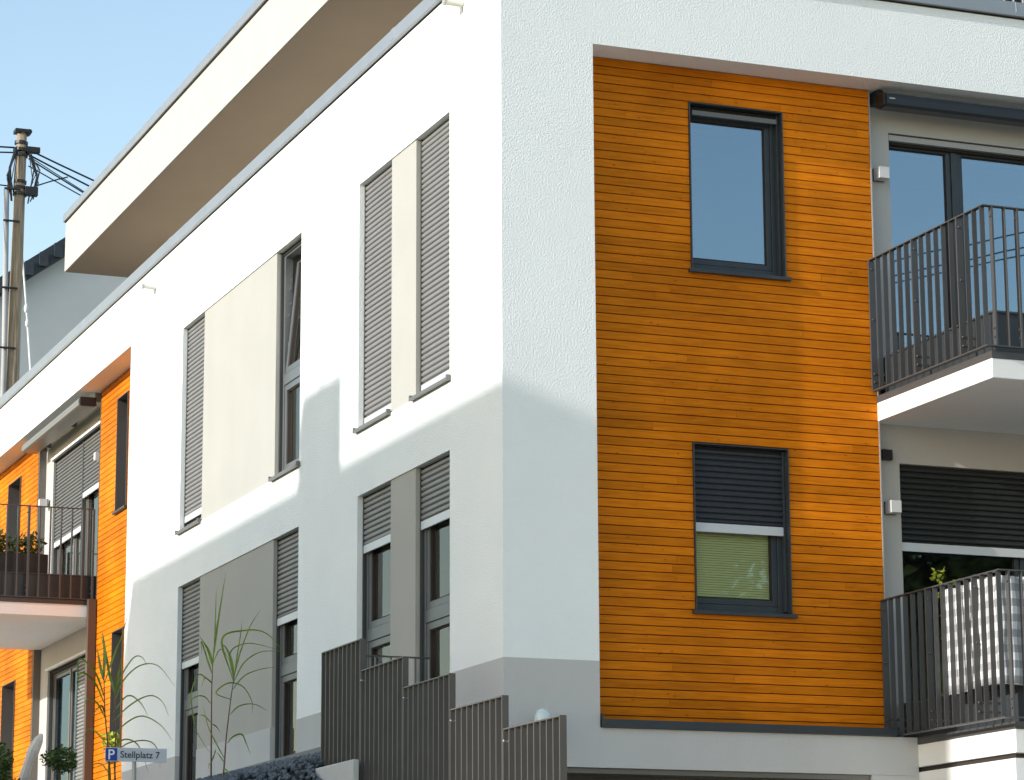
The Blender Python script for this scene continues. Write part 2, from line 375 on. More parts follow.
def window(face, u0, u1, z0, z1, shutter=None, transom=None, curtain=True, tilt=False, d=.0, thin=False,
           frame=None, glass=None, slat=None, sill=True, guide=None, mull=None, sillmat=None, curt=None, box=.045):
    """d: depth of the wall face. shutter: height of the shutter's lower edge"""
    frame = frame or M['framegrey']; glass = glass or M['glassleft']; slat = slat or M['shutter']; guide = guide or M['guidedark']
    f = MB(); g = .022
    FO = 0 if not thin else -.022
    ring(f, face, u0+.004, u1-.004, z0+.004, z1-.004, .062, d+.115+FO, d+.185, wb=.075)
    uds = [u0+.066] + ([mull-.03] if mull else []); ude = ([mull+.03] if mull else []) 
    if mull: fbox(f, face, mull-.035, mull+.035, d+.11, d+.185, z0+.08, z1-.067)
    if transom:
        if mull is None: fbox(f, face, u0+.067, u1-.067, d+.113+FO, d+.18, transom-.06, transom+.065)
    W = f.build('window', frame, B, bevel=.004)
    cells = []
    ub = [u0+.069, u1-.069]
    if mull: ub = [u0+.069, mull-.038, mull+.038, u1-.069]
    for k in range(0, len(ub), 2):
        if transom and not mull: cells += [(ub[k], ub[k+1], z0+.082, transom-.063, False), (ub[k], ub[k+1], transom+.068, z1-.07, tilt)]
        else: cells.append((ub[k], ub[k+1], z0+.082, z1-.07, False))
    for a, b_, c, e, ti in cells:
        s = MB(); sw = .068 if thin else .052; ring(s, face, a, b_, c, e, sw, d+.125+FO, d+.175)
        s2 = MB(); ring(s2, face, a+sw+.001, b_-sw-.001, c+sw+.001, e-sw-.001, .012, d+.14+FO, d+.165)
        p = MB(); fbox(p, face, a+sw+.0015, b_-sw-.0015, d+.148+FO/2, d+.154+FO/2, c+sw+.0015, e-sw-.0015)
        so = s.build('sash', frame, W, bevel=.003); sb = s2.build('glazing_bead', M['gapdark'], W); po = p.build('pane', glass, W)
        if ti:   # sash tilted inwards at the top
            for o in (so, sb, po):
                piv = Vector(fpt(face, 0, d+.175, c))
                ang = R(5.5) if face == 'L' else R(-5.5)
                ax = 'Y' if face == 'L' else 'X'
                rot = Matrix.Translation(piv) @ Matrix.Rotation(ang, 4, ax) @ Matrix.Translation(-piv)
                o.data.transform(rot)
            h = MB()
            for zz in (c + .25*(e-c), c+.5*(e-c), c+.72*(e-c)): fbox(h, face, b_-.004, b_+.002, d+.13, d+.15, zz, zz+.03); 
            for zz in (c + .35*(e-c), c+.6*(e-c), c+.8*(e-c)): fbox(h, face, b_-.015, b_-.005, d+.15, d+.165, zz, zz+.025)
            h.build('hinge', M['steel'], W)
    if curtain and not tilt:
        c = MB(); a, b_ = u0 + .03, u1 - .03
        # gentle folds
        n = 40; vs = []; fs = []
        for i in range(n+1):
            u = a + (b_-a)*i/n; dd = d + .205 + .011*math.sin(i*1.9) + .006*math.sin(i*.7)
            vs += [fpt(face, u, dd, z0+.08), fpt(face, u, dd, z1-.05)]
        for i in range(n): fs.append((2*i, 2*i+2, 2*i+3, 2*i+1))
        c.add(vs, fs); c.build('curtain', curt or M['curtain'], W)
    # guides and shutter
    for s_ in (0, 1):
        q = MB(); a = u0+.002 if s_ == 0 else u1-.002-g
        fbox(q, face, a, a+g, d+.056, d+(.0915 if thin else .112), z0+.03, z1-.003); q.build('guide_rail', guide, W, bevel=.002)
    hb = MB(); fbox(hb, face, u0+g+.004, u1-g-.004, d+.08, d+(.0915 if thin else .111), z1-box, z1-.004); hb.build('shutter_box', M['gapdark'], W)
    if shutter is not None:
        slat_mesh(face, u0+g+.003, u1-g-.003, shutter+.085, z1-.02, d+.07, 'shutter', slat, W)
        q = MB(); fbox(q, face, u0+g+.003, u1-g-.003, d+.058, d+.078, shutter, shutter+.083)
        q.build('shutter_end_bar', M['shutterbar'], W, bevel=.003)
    if sill:
        q = MB(); sm = sillmat or M['sill']
        # sloping metal sill with a folded front edge and raised ends
        e0, e1 = u0-.045, u1+.045
        q.add([fpt(face, u0-.012, d+.112, z0+.035), fpt(face, u1+.012, d+.112, z0+.035), fpt(face, u1+.012, d-.045, z0+.014), fpt(face, u0-.012, d-.045, z0+.014),
               fpt(face, u0-.012, d+.112, z0+.004), fpt(face, u1+.012, d+.112, z0+.004), fpt(face, u1+.012, d-.045, z0-.022), fpt(face, u0-.012, d-.045, z0-.022)],
              [(0,1,2,3),(4,7,6,5),(3,2,6,7),(0,4,5,1),(0,3,7,4),(1,5,6,2)])
        fbox(q, face, u0-.04, u0-.012, d-.047, d-.004, z0-.02, z0+.035); fbox(q, face, u1+.012, u1+.04, d-.047, d-.004, z0-.02, z0+.035)
        q.build('sill', sm, W, bevel=.002)
    return W

# ------------------------------------------------------------------ the building: left facade (x = 0)
TOP = 11.045; SZ = 10.245; DEEP = .33; YR = 13.72; YE = 31.
cols = [(1.35, 2.33), (3.06, 4.05), (6.05, 7.02), (10.06, 11.03)]
UZ = (7.275, 9.888); LZ = (3.95, 6.60); PZ = 4.519
holesL = [(a, b, z0, z1) for a, b in cols for z0, z1 in (UZ, LZ)]
panels = [(2.33, 3.06, UZ[0], UZ[1]), (7.02, 10.06, UZ[0], UZ[1]), (2.33, 3.06, PZ, LZ[1]), (7.02, 10.06, PZ, LZ[1])]
us = sorted({0, YR, YE} | {v for c in cols for v in c}); zs = sorted({0.5, PZ, SZ, TOP, *UZ, *LZ})
def inh(u, z, hs): return any(h[0] < u < h[1] and h[2] < z < h[3] for h in hs)
def solidL(u, z):
    if z < PZ and u < YR: return False
    if u > YR and z < SZ: return False
    return not inh(u, z, holesL) and not inh(u, z, panels)
wall('L', us, zs, solidL, 0, .33, 'side_wall', M['plaster'], B)
wall('L', us, zs, lambda u, z: z < PZ and u < YR and not inh(u, z, holesL), 0, .33, 'plinth', M['plinth'], B)
for a, b, c, e in panels:
    q = MB(); fbox(q, 'L', a, b, .014, .30, c, e); q.build('infill_panel', M['panelgrey'], B)

# right facade (y = 0), starts at x = .33 behind the corner
XR = .912; XE = 12.
usR = [.3301, XR, 4.09, XE]; zsR = [.5, 3.58, 4.0, PZ, SZ, TOP]
def solidR(u, z):
    if z > SZ: return True
    if z > PZ: return u < XR
    return False
wall('R', usR, zsR, solidR, 0, .33, 'front_wall', M['plaster'], B)
def solidRp(u, z):
    if z > PZ: return False
    if u < XR: return z > 3.58 or u < .575
    return 3.58 < z < 3.93 and u < 4.09
wall('R', [.3301, .575, XR, 4.09], [.5, 3.58, 3.93, PZ], solidRp, 0, .33, 'base_wall', M['plinth'], B)
# corner pieces where the two walls meet are the side wall's end; garage recess under the base
q = MB(); q.box(.58, 4.4, .75, .85, .5, 3.66); q.build('garage_back_wall', M['garage'], B)
q = MB(); q.box(.575, 3.60, .03, .33, 3.53, 3.578); q.build('lintel', M['sill'], B, bevel=.003)
q = MB(); q.box(3.602, 4.09, .001, .33, .5, 3.578); q.build('pier', M['plinth'], B)

# soffits over the two recesses (thin plastered sheets set 2 mm under the wall)
q = MB(); q.box(XR, XE, .331, 2.2, SZ, SZ+.3); q.build('recess_soffit', M['soffit'], B)
q = MB(); q.box(.331, 2.2, YR, YE, SZ, SZ+.3); q.build('recess_soffit', M['soffit'], B)
# recess side returns
q = MB(); q.box(.60, XR, .331, .5, 3.6, SZ); q.build('recess_return', M['plaster'], B)
q = MB(); q.box(.331, .5, YR-.3, YR, 3.6, SZ); q.build('recess_return', M['plaster'], B)

# timber
w1 = (2.03, 3.02, 8.275, 9.907); w2 = (2.01, 2.995, 5.06, 6.618)
cladding('R', XR+.004, 3.965, 3.99, SZ-.003, [w1, w2], .33, 'front_cladding', B, M['woodx'], 3)
s1 = (15.10, 15.72, 8.30, 9.92); s2 = (15.10, 15.72, 4.83, 6.61)
s3 = (22.20, 23.15, 8.30, 9.92); s4 = (22.18, 23.15, 4.83, 6.61)
cladding('L', YR+.004, 16.76, 3.9, SZ-.003, [s1, s2], .33, 'side_cladding', B, M['woodx'], 5)
cladding('L', 20.95, YE-.01, 3.9, SZ-.003, [s3, s4], .33, 'side_cladding', B, M['woodx'], 6)
# metal edge trims of the timber
q = MB(); q.box(3.966, 3.978, .322, .449, 4.0, SZ-.004); q.build('edge_trim', M['guide'], B)
q = MB(); q.box(.322, .449, 16.762, 16.774, 3.9, SZ-.004); q.build('edge_trim', M['sill'], B)
q = MB(); q.box(.335, .449, 20.90, 20.948, 3.9, SZ-.004); q.build('edge_trim', M['sill'], B)
# sill flashing along the bottom of the front timber
q = MB()
q.box(.935, 3.86, -.034, .345, 3.932, 4.006); q.box(.922, .934, -.036, .02, 3.93, 4.055)
q.build('ledge_flashing', M['anthracite'], B, bevel=.003)

# windows set in the timber: metal surround boxes
def surround(face, h, d, dd=0, sm=None):
    q = MB(); a, b, c, e = h
    fbox(q, face, a+.001, a+.013, d-.022, d+(.20+dd if dd else .088), c, e); fbox(q, face, b-.013, b-.001, d-.022, d+.20+dd, c, e)
    fbox(q, face, a+.013, b-.013, d-.022, d+(.20+dd if dd else .088), e-.013, e-.001)
    q.build('window_surround', sm or M['anthracite'], B, bevel=.002)
    s = MB(); fbox(s, face, a-.03, b+.04, d-.05, d+.2, c-.036, c-.002); s.build('window_ledge', M['anthracite'], B, bevel=.004)
def inset(h, k=.014): return (h[0]+k, h[1]-k, h[2]+.001, h[3]-k)
def anth_window(face, h, d, glass=None, dd=0, sm=None, **kw):
    surround(face, h, d, dd, sm); a, b, c, e = inset(h)
    return window(face, a-(.075 if not dd else 0), b, c, e, d=d-.01+dd, frame=M['anthracite'], glass=glass or M['glass'], slat=M['shuttershaded'], guide=M['anthracite'], sill=False, **kw)
W = anth_window('R', w1, .33, curtain=False, box=.06)
q = MB(); q.box(w1[0]+.05, w1[1]-.05, .345, .375, w1[3]-.115, w1[3]-.07); q.build('shutter_end_bar', M['sill'], W)
W = anth_window('R', w2, .33, glass=M['glassclear'], shutter=5.80, curtain=False)
# slatted blind behind the lower window
q = MB(); z = 5.15
while z < 5.95:
    q.add([(2.03, .490, z), (2.92, .490, z), (2.92, .502, z+.0205), (2.03, .502, z+.0205)], [(0,1,2,3)])
    q.add([(2.03, .4915, z-.001), (2.92, .4915, z-.001), (2.92, .5035, z+.0195), (2.03, .5035, z+.0195)], [(3,2,1,0)]); z += .0225
q.build('blind', M['blind'], W)
for h in (s1, s3, s2, s4): anth_window('L', h, .33, dd=.16, sm=M['slotbrown'], curtain=False)

# left facade windows
(a1,b1),(a2,b2),(a3,b3),(a4,b4) = cols
window('L', a1, b1, UZ[0], UZ[1], shutter=7.325, thin=True)
window('L', a2, b2, UZ[0], UZ[1], shutter=7.325, thin=True)
window('L', a3, b3, UZ[0], UZ[1], transom=8.40, tilt=True, thin=True)
window('L', a4, b4, UZ[0], UZ[1], shutter=7.40, thin=True)
window('L', a1, b1, LZ[0], LZ[1], shutter=5.99, transom=5.15, thin=True)
window('L', a2, b2, LZ[0], LZ[1], shutter=6.01, transom=5.17, thin=True)
window('L', a3, b3, LZ[0], LZ[1], shutter=5.63, transom=5.13, thin=True)
window('L', a4, b4, LZ[0], LZ[1], shutter=5.58, transom=5.13, thin=True)

# loggia walls
LW = .45
def loggia(face, u0, u1, o0, o1, floors, name):
    zs_ = sorted({3.6, SZ} | {v for f in floors for v in f})
    hs = [(o0, o1, f[0], f[1]) for f in floors]
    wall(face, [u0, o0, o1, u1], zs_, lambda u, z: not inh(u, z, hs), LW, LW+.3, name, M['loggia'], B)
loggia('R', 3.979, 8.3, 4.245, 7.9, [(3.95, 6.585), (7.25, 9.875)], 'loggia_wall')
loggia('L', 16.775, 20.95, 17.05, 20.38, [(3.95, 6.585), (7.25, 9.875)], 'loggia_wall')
q = MB(); q.box(8.3, XE, .331, .62, .5, SZ); q.build('front_wall_beyond', M['plaster'], B)
W = window('R', 4.165, 6.4, 7.25, 9.875, mull=5.02, curtain=False, d=LW-.03, frame=M['anthracite'], glass=M['glass'], guide=M['anthracite'], sill=False, box=.10)
q = MB(); q.box(4.25, 6.395, LW+.0, LW+.05, 9.80, 9.855); q.build('track_rail', M['guide'], W)
window('R', 6.402, 7.9, 7.25, 9.875, curtain=False, d=LW-.03, frame=M['anthracite'], glass=M['glass'], guide=M['anthracite'], sill=False, box=.10)
window('R', 4.165, 6.4, 3.95, 6.585, shutter=5.745, mull=5.62, curtain=False, d=LW-.03, frame=M['anthracite'], glass=M['glassclear'], slat=M['shutterdeepshade'], guide=M['anthracite'], sill=False)
window('R', 6.402, 7.9, 3.95, 6.585, shutter=5.745, curtain=False, d=LW-.03, frame=M['anthracite'], glass=M['glass'], slat=M['shutterdeepshade'], guide=M['anthracite'], sill=False)
fr = M['sill']
window('L', 18.50, 20.36, 7.25, 9.84, shutter=8.47, mull=19.2, d=LW-.03, frame=fr, slat=M['shutterloggia'], sill=False)
window('L', 17.06, 18.49, 7.25, 9.84, shutter=8.95, d=LW-.03, frame=fr, slat=M['shutterloggia'], sill=False)
window('L', 18.50, 20.36, 3.95, 6.55, mull=19.2, d=LW-.03, frame=fr, glass=M['glassclear'], sill=False)
window('L', 17.06, 18.49, 3.95, 6.55, shutter=4.02, d=LW-.03, frame=fr, sill=False)
for z0 in (9.845, 6.555):
    q = MB(); q.box(.40, .449, 17.05, 20.38, z0, z0+.035); q.build('head_trim', M['slabwhite'], B)

# interior: slabs and a core so that the rooms are closed
for z0 in (3.3, 6.72, 10.35):
    q = MB(); q.box(.77, XE, .77, YE, z0, z0+.3); q.build('floor_slab', M['interior'], B)
q = MB(); q.box(2.6, XE, 3.4, YE, .5, 11.0); q.build('core_wall', M['interior'], B)
for y in (5.05, 8.6, 13.6):
    q = MB(); q.box(.34, 2.59, y, y+.12, .6, 10.3); q.build('partition_wall', M['interior'], B)
for x in (1.5, 3.55):
    q = MB(); q.box(x, x+.12, .5, 3.39, 3.62, 10.3); q.build('partition_wall', M['interior'], B)
q = MB(); q.box(XE, XE+.3, .34, YE, .5, 11.0); q.box(.34, XE, YE, YE+.3, .5, 11.0); q.build('rear_wall', M['plaster'], B)

# roof edge
q = MB(); q.box(-.001, XE+.1, .0, YE+.1, TOP+.001, TOP+.02); q.build('roof_joint', M['gapdark'], B)
q = MB()
q.box(-.045, XE, -.045, .35, TOP+.02, TOP+.165); q.box(-.045, .35, .351, YE, TOP+.02, TOP+.165)
for k in range(11):
    y = 2.9 * (k + 1); q.box(-.048, .352, y-.06, y+.06, TOP+.05, TOP+.168)
for k in range(4):
    x = 2.9 * (k + 1) - .35; q.box(x-.005, x+.005, -.0475, .3, TOP+.05, TOP+.167)
q.build('roof_edge_flashing', M['flashing'], B, bevel=.004)
q = MB(); q.box(.351, XE, .351, YE, TOP-.1, TOP+.06); q.build('roof_terrace', M['paving'], B)
# penthouse set back on the roof with its far-reaching canopy
P = MB(); P.box(2.75, XE, 7., 21.3, TOP+.062, 13.455); P.box(5.0, XE, 3., 6.999, TOP+.062, 13.455); P.build('penthouse_wall', M['plaster'], B)
P = MB(); P.box(1.0, XE, 1.5, 22.5, 13.46, 14.30); P.build('penthouse_canopy', mat('cream_plaster', (.46, .457, .425), .9, bump=.3, bscale=30., var=.02, spec=.2), B)
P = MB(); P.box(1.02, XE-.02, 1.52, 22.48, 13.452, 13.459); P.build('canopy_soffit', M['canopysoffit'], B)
P = MB(); P.box(.985, XE, 1.485, 22.515, 14.303, 14.315); P.build('penthouse_joint', M['gapdark'], B)
P = MB(); P.box(.96, XE, 1.46, 22.54, 14.318, 14.45); P.build('penthouse_flashing', M['flashing'], B, bevel=.004)
P = MB(); P.box(5.2, 11.5, 2.93, 2.985, TOP+.1, 13.3); P.build('penthouse_glazing', M['black'], B)

# ------------------------------------------------------------------ balconies
def bar_bolt(mb, face, u, d, z, r=.011):
    c = fpt(face, u, d, z); mb.sphere(c, r, 6, 4)
def balcony(face, u0, u1, dn, df, zr, zb, sz0, sz1, su, name_post=None, step=.14, ustep=.13, m=None, upz=None, sd=None):
    m = m or M['railing']
    s = MB(); sd = sd if sd is not None else df + .03
    fbox(s, face, su, u1-.03, LW-.005, sd, sz0, sz1)
    slab = s.build('balcony_slab', M['slabwhite'], B, bevel=.006)
    t = MB(); fbox(t, face, su-.006, u1-.024, LW-.008, sd-.006, sz1+.001, sz1+.065); t.build('slab_flashing', m, slab, bevel=.003)
    up = MB(); up0 = sz1+.066; upt = upz or zb + .35
    k = .10
    fbox(up, face, su+k, su+k+.03, LW-.01, sd+k, up0, upt); fbox(up, face, su+k+.031, u1-.1, sd+k, sd+k+.03, up0, upt)
    up.build('upstand', M['anthracite'], slab)
    cp = MB(); fbox(cp, face, su+k-.015, su+k+.045, LW-.01, sd+k-.015, upt+.001, upt+.018); fbox(cp, face, su+k+.046, u1-.1, sd+k-.015, sd+k+.045, upt+.001, upt+.018)
    cp.build('upstand_cap', m, slab)
    r = MB(); w = .05
    # top and bottom flats, near side, front and far side
    for z0, z1 in ((zr-.012, zr), (zb, zb+.012)):
        fbox(r, face, u0, u0+w, df, dn, z0, z1); fbox(r, face, u0+w, u1-w, df, df+w, z0, z1); fbox(r, face, u1-w, u1, df, dn, z0, z1)
    R_ = r.build('balcony_railing', m, B, bevel=.002)
    n = round((dn-df-.02)/step)
    for side, ua, ub in (('near', u0+.001, u0+w-.001), ('far', u1-w+.001, u1-.001)):
        for i in range(n+1):
            d = dn - .012 - (dn-df-.06)*i/n
            q = MB(); post = (i % 6 == 0)
            th = .03 if post and face == 'L' else .018 if post or face == 'L' else .008
            if post:
                uc = (ua+ub)/2; fbox(q, face, ua-.004, ub+.012, d-th/2, d+th/2, zb+.0125, zr-.0125)
                for zz in (zr-.10, (zr+zb)/2+.05, zb+.17, zb+.09): bar_bolt(q, face, ua+.02, d-th/2-.006, zz, .012)
                for zz in (zb+.17, zb+.09): fbox(q, face, ub+.012, su+k-.002, d-.01, d+.01, zz-.01, zz+.01)
            else: fbox(q, face, ua, ub, d-th/2, d+th/2, zb+.0125, zr-.0125)
            q.build('post' if post else 'baluster', m, R_)
        if face == 'L' and side == 'near': pass
    nu = int((u1-u0-.15)/ustep)
    for i in range(0, nu):
        u = u0 + .105 + ustep*i
        q = MB(); post = i == 0 or i % 6 == 2
        th = .018 if post else .008
        fbox(q, face, u-th/2, u+th/2, df+.001, df+w-.001, zb+.0125, zr-.0125)
        if post:
            for zz in (zr-.10, zb+.17, zb+.09): bar_bolt(q, face, u-th/2-.006, df+.02, zz, .012)
        q.build('post' if post else 'baluster', m, R_)
    return slab, R_
balcony('R', 3.885, 8.1, .29, -1.83, 8.52, 7.225, 6.952, 7.13, 3.962, sd=-1.77)
balcony('R', 3.905, 8.1, .29, -1.83, 5.236, 3.945, 3.66, 3.865, 4.09, upz=4.27, sd=-1.70)
balcony('L', 16.82, 21.0, .29, -1.80, 8.52, 7.20, 6.952, 7.13, 16.86, step=.155)
# body wall under the lower balcony
q = MB(); q.box(4.092, 8.05, -1.68, .44, .5, 3.615); q.build('garage_side_wall', M['slabwhite'], B)
q = MB(); q.box(4.12, 8.0, -1.64, .44, 3.616, 3.659); q.build('joint', M['gapdark'], B)
# slender post at the near end of the left balcony
q = MB(); q.box(.20, .318, 16.70, 16.81, 3.4, 7.2); q.build('balcony_post', mat('brown_coated_post', (.095, .062, .045), .5, var=.05), B, bevel=.004)
# rooftop railing
Rr = MB(); Rr.box(5.05, XE, .06, .10, 12.14, 12.155); Rr.box(5.05, XE, .06, .10, 11.23, 11.24); RR = Rr.build('terrace_railing', M['railing'], B)
x = 5.06
while x < 9.0:
    q = MB(); q.box(x, x+.009, .061, .099, 11.2405, 12.1395); q.build('baluster', M['guide'], RR); x += .108

# ------------------------------------------------------------------ small fittings on the facades
def elbow(y, z, s, label):
    t = empty('overflow_pipe', (0, y, z), label, 'pipe', 'pipe elbows below the roof edge')
    q = MB(); q.tube([(0, y, z), (-.11*s, y+.02, z+.01), (-.17*s, y+.03, z+.012)], [.032*s]*3, 12); q.build('pipe', M['pipewhite'], t, smooth=False)
    q = MB(); q.tube([(-.17*s, y+.03, z+.012), (-.19*s, y+.03, z+.012)], [.038*s]*2, 12); q.build('cap', M['guide'], t)
    q = MB(); q.tube([(-.03*s, y+.0, z-.01), (-.025*s, y+.0, z-.085*s)], [.014*s]*2, 8); q.build('nozzle', M['guide'], t)
elbow(.98, 10.84, 1.0, 'short pale pipe elbow high on the white wall next to the building corner')
elbow(12.45, 10.75, .95, 'short pale pipe elbow high on the white wall above the far shuttered window')

def wall_lamp(face, u, z, d, label):
    t = empty('wall_lamp', fpt(face, u, d, z), label, 'lamp', 'square wall lamps beside the balcony doors')
    q = MB(); fbox(q, face, u-.06, u+.06, d-.012, d, z-.062, z+.062); q.build('back_plate', M['black'], t)
    q = MB(); fbox(q, face, u-.055, u-.045, d-.135, d-.012, z-.058, z+.058); q.build('side_shade', M['black'] if False else M['lampwhite'], t)
    q = MB(); fbox(q, face, u-.044, u+.055, d-.135, d-.013, z-.058, z+.058); q.build('housing', M['lampwhite'], t, bevel=.004)
wall_lamp('R', 4.115, 9.425, LW, 'pale square wall lamp left of the upper right balcony door')
wall_lamp('R', 4.125, 6.14, LW, 'pale square wall lamp left of the lower right balcony door')
wall_lamp('L', 16.93, 9.31, LW-.03, 'square wall lamp on the left balcony beside the near shutter')
wall_lamp('L', 20.62, 9.22, LW-.03, 'square wall lamp on the left balcony on the pale strip by the far timber')
q = MB(); q.box(4.035, 4.145, LW-.06, LW-.001, 6.60, 6.70)
tag(q.build('junction_box', M['black'], None, bevel=.006), 'small black square box on the wall under the upper right balcony', 'box')

def awning(face, u0, u1, d0, d1, z0, z1, m, label, cat='awning'):
    t = empty('awning', fpt(face, u0, d0, z0), label, cat, 'folded awnings under the roof soffit')
    c = MB(); n = 10; vs = []; prof = []
    cz = (z0+z1)/2; h = (z1-z0)/2
    prof = [(d1, z1), (d0+h*.8, z1), (d0+h*.25, z1-h*.25), (d0, cz), (d0+h*.15, z0+h*.3), (d0+h*.6, z0), (d1, z0)]
    for u in (u0, u1):
        for dd, zz in prof: vs.append(fpt(face, u, dd, zz))
    k = len(prof); fs = [tuple(range(k)), tuple(reversed(range(k, 2*k)))] + [(i, (i+1) % k, k+(i+1) % k, k+i) for i in range(k)]
    c.add(vs, fs); c.build('cassette', m, t)
    e = MB(); fbox(e, face, u0-.03, u0-.002, d0+.02, d1+.01, z0+.01, z1-.005); e.build('end_cap', M['black'] , t, bevel=.004)
    for u in (u0+.02, (u0+u1)/2, u1-.15):
        b = MB(); fbox(b, face, u-.03, u+.03, d1+.001, LW-.002, z1-.06, SZ-.006); b.build('bracket', m, t)
awning('R', 4.05, 8.0, .10, .27, 10.035, 10.175, M['awningdark'], 'closed dark blue-grey awning cassette under the soffit above the upper right balcony')
awning('L', 16.9, 20.8, .02, .27, 10.03, 10.17, M['awninglight'], 'closed light grey awning cassette under the soffit above the left balcony')

aw = [o for o in bpy.data.objects if o.name == 'awning'][0]
q = MB(); q.box(4.075, 4.135, .096, .1215, 10.102, 10.112); q.build('maker_plate', M['lampwhite'], aw)
t = empty('lantern', (.32, -.1, 3.93), 'small clear domed lantern on the base wall behind the lowest stair railing panel', 'lamp')
q = MB(); q.lathe([(.07, 3.90), (.078, 3.95), (.072, 4.01), (.045, 4.055), (.001, 4.07)], .32, -.11, 16); q.build('glass_dome', M['globe'], t, smooth=True)
q = MB(); q.box(.27, .37, -.16, -.001, 3.83, 3.898); q.build('bracket', M['steel'], t, bevel=.005)

# checked cloth hung inside the lower right railing
q = MB(); vs = []; fs = []; uvs = []
path = []; 
for i in range(61):
    y = -.72 - 1.02*i/60; path.append((3.975 + .012*math.sin(i*.62) + .006*math.sin(i*1.7), y))
for i in range(1, 60): path.append((3.99 + .9*i/60, -1.742 + .012*math.sin(i*.7)))
acc = 0; NZ = 14
for i, (x, y) in enumerate(path):
    if i: acc += math.hypot(x-path[i-1][0], y-path[i-1][1])
    for j in range(NZ+1):
        z = 5.2 - .95*j/NZ - .012*math.sin(i*.11)
        vs.append((x + .008*math.sin(j*.9+i*.15), y + .004*math.sin(j*.8), z)); uvs.append((acc, z))
for i in range(len(path)-1):
    for j in range(NZ): a = i*(NZ+1)+j; fs.append((a, a+1, a+NZ+2, a+NZ+1))
q.add(vs, fs); cl = q.build('checked_cloth', M['cloth'], None, smooth=True)
uv = cl.data.uv_layers.new(name='UVMap')
for lp in cl.data.loops: uv.data[lp.index].uv = uvs[lp.vertex_index]
so = cl.modifiers.new('thick', 'SOLIDIFY'); so.thickness = .003
tag(cl, 'grey and white checked cloth hung inside the lower right balcony railing', 'cloth')

# ------------------------------------------------------------------ plants
def leafy(name, m, pts, size, parent, seed, bend=.3):
    rnd = random.Random(seed); mb = MB()
    for p in pts:
        p = Vector(p); s = size * rnd.uniform(.6, 1.3)
        a = Vector((rnd.uniform(-1,1), rnd.uniform(-1,1), rnd.uniform(-.6,1))).normalized()
        b = a.cross(Vector((rnd.uniform(-1,1), rnd.uniform(-1,1), rnd.uniform(-1,1)))).normalized()
        n = a.cross(b)
        mb.add([p, p + a*s*.5 + b*s*.28 + n*s*.08, p + a*s - n*s*bend*.3, p + a*s*.5 - b*s*.28 + n*s*.08, p + a*s*.55 - n*s*.06], [(0,1,4),(1,2,4),(2,3,4),(3,0,4)])
    return mb.build(name, m, parent)
def ribbon(mb, pts, w):
    """leaf blade through the points, widest in its lower third, folded along the midrib"""
    P_ = [Vector(p) for p in pts]
    # Catmull-Rom resample
    Q = []
    ext = [P_[0]*2-P_[1]] + P_ + [P_[-1]*2-P_[-2]]
    for i in range(1, len(ext)-2):
        for k in range(6):
            t_ = k/6; p0, p1, p2, p3 = ext[i-1:i+3]
            Q.append(.5*((2*p1) + (p2-p0)*t_ + (2*p0-5*p1+4*p2-p3)*t_**2 + (3*p1-p0-3*p2+p3)*t_**3))
    Q.append(P_[-1]); n = len(Q); base = len(mb.v)
    for i, p in enumerate(Q):
        t_ = i/(n-1); wd = w * (min(1, .35 + t_*3.2)) * (1 - t_**2.2) + .0012
        tan = (Q[min(i+1, n-1)] - Q[max(i-1, 0)]).normalized()
        side = tan.cross(Vector((.35, 1, .25))).normalized(); nn = tan.cross(side)
        mb.v += [tuple(p + side*wd*.5 + nn*wd*.18), tuple(p), tuple(p - side*wd*.5 + nn*wd*.18)]
    for i in range(n-1):
        a = base + 3*i; mb.f += [(a, a+1, a+4, a+3), (a+1, a+2, a+5, a+4)]
K = 1/376.
def reed(base, stems, leaves, label, seed):
    """stems and leaves are given in sketch units relative to the foot of the plant"""
    rnd = random.Random(seed)
    t = empty('ornamental_grass', base, label, 'plant', 'tall reed-like grasses in front of the facade')
    bx, by, bz = base
    def W3(p, dy): return (bx + p[0]*K, by + dy, bz - p[1]*K)
    for st in stems:
        q = MB(); q.tube([W3(p, 0) for p in st], [.010 - .006*i/max(1, len(st)-1) for i in range(len(st))], 7); q.build('stem', M['stem'], t, smooth=True)
    for lf in leaves:
        w = lf[0]; pts = lf[1:]; sp = rnd.uniform(-.28, .28); n = len(pts)
        w *= .6; q = MB(); ribbon(q, [W3(p, sp*i/(n-1)) for i, p in enumerate(pts)], w)
        q.build('leaf', M['leaf'], t, smooth=True)
    return t
reed((-1.46, 4.15, 3.82), [[(0,90),(0,0),(-2,-150),(-3,-300),(0,-398)], ],
     [(.026,(0,-385),(5,-480),(5,-580),(6,-670)), (.036,(0,-400),(12,-500),(30,-620),(48,-735)), (.045,(0,-395),(-10,-450),(-35,-510)), (.045,(0,-380),(-20,-440),(-38,-465)),
      (.03,(-2,-350),(-20,-400),(-45,-470),(-42,-420)), (.022,(-4,-315),(-25,-335),(-55,-345),(-78,-280),(-72,-210),(-60,-150),(-30,-100),(0,-60)), (.02,(-4,-320),(-40,-330),(-60,-290)),
      (.02,(-5,-240),(-30,-265),(-60,-265),(-85,-240),(-90,-180)), (.022,(-4,-170),(-25,-195),(-42,-200)), (.02,(0,-165),(25,-160),(50,-140)), (.03,(-6,-20),(-20,-5),(-30,10)), (.02,(0,-20),(8,-60),(5,-70)),
      (.014,(0,-390),(20,-440),(45,-400),(58,-350))],
     'tall thin green grass plant on the gravel, left of the pair in front of the grey panel', 11)
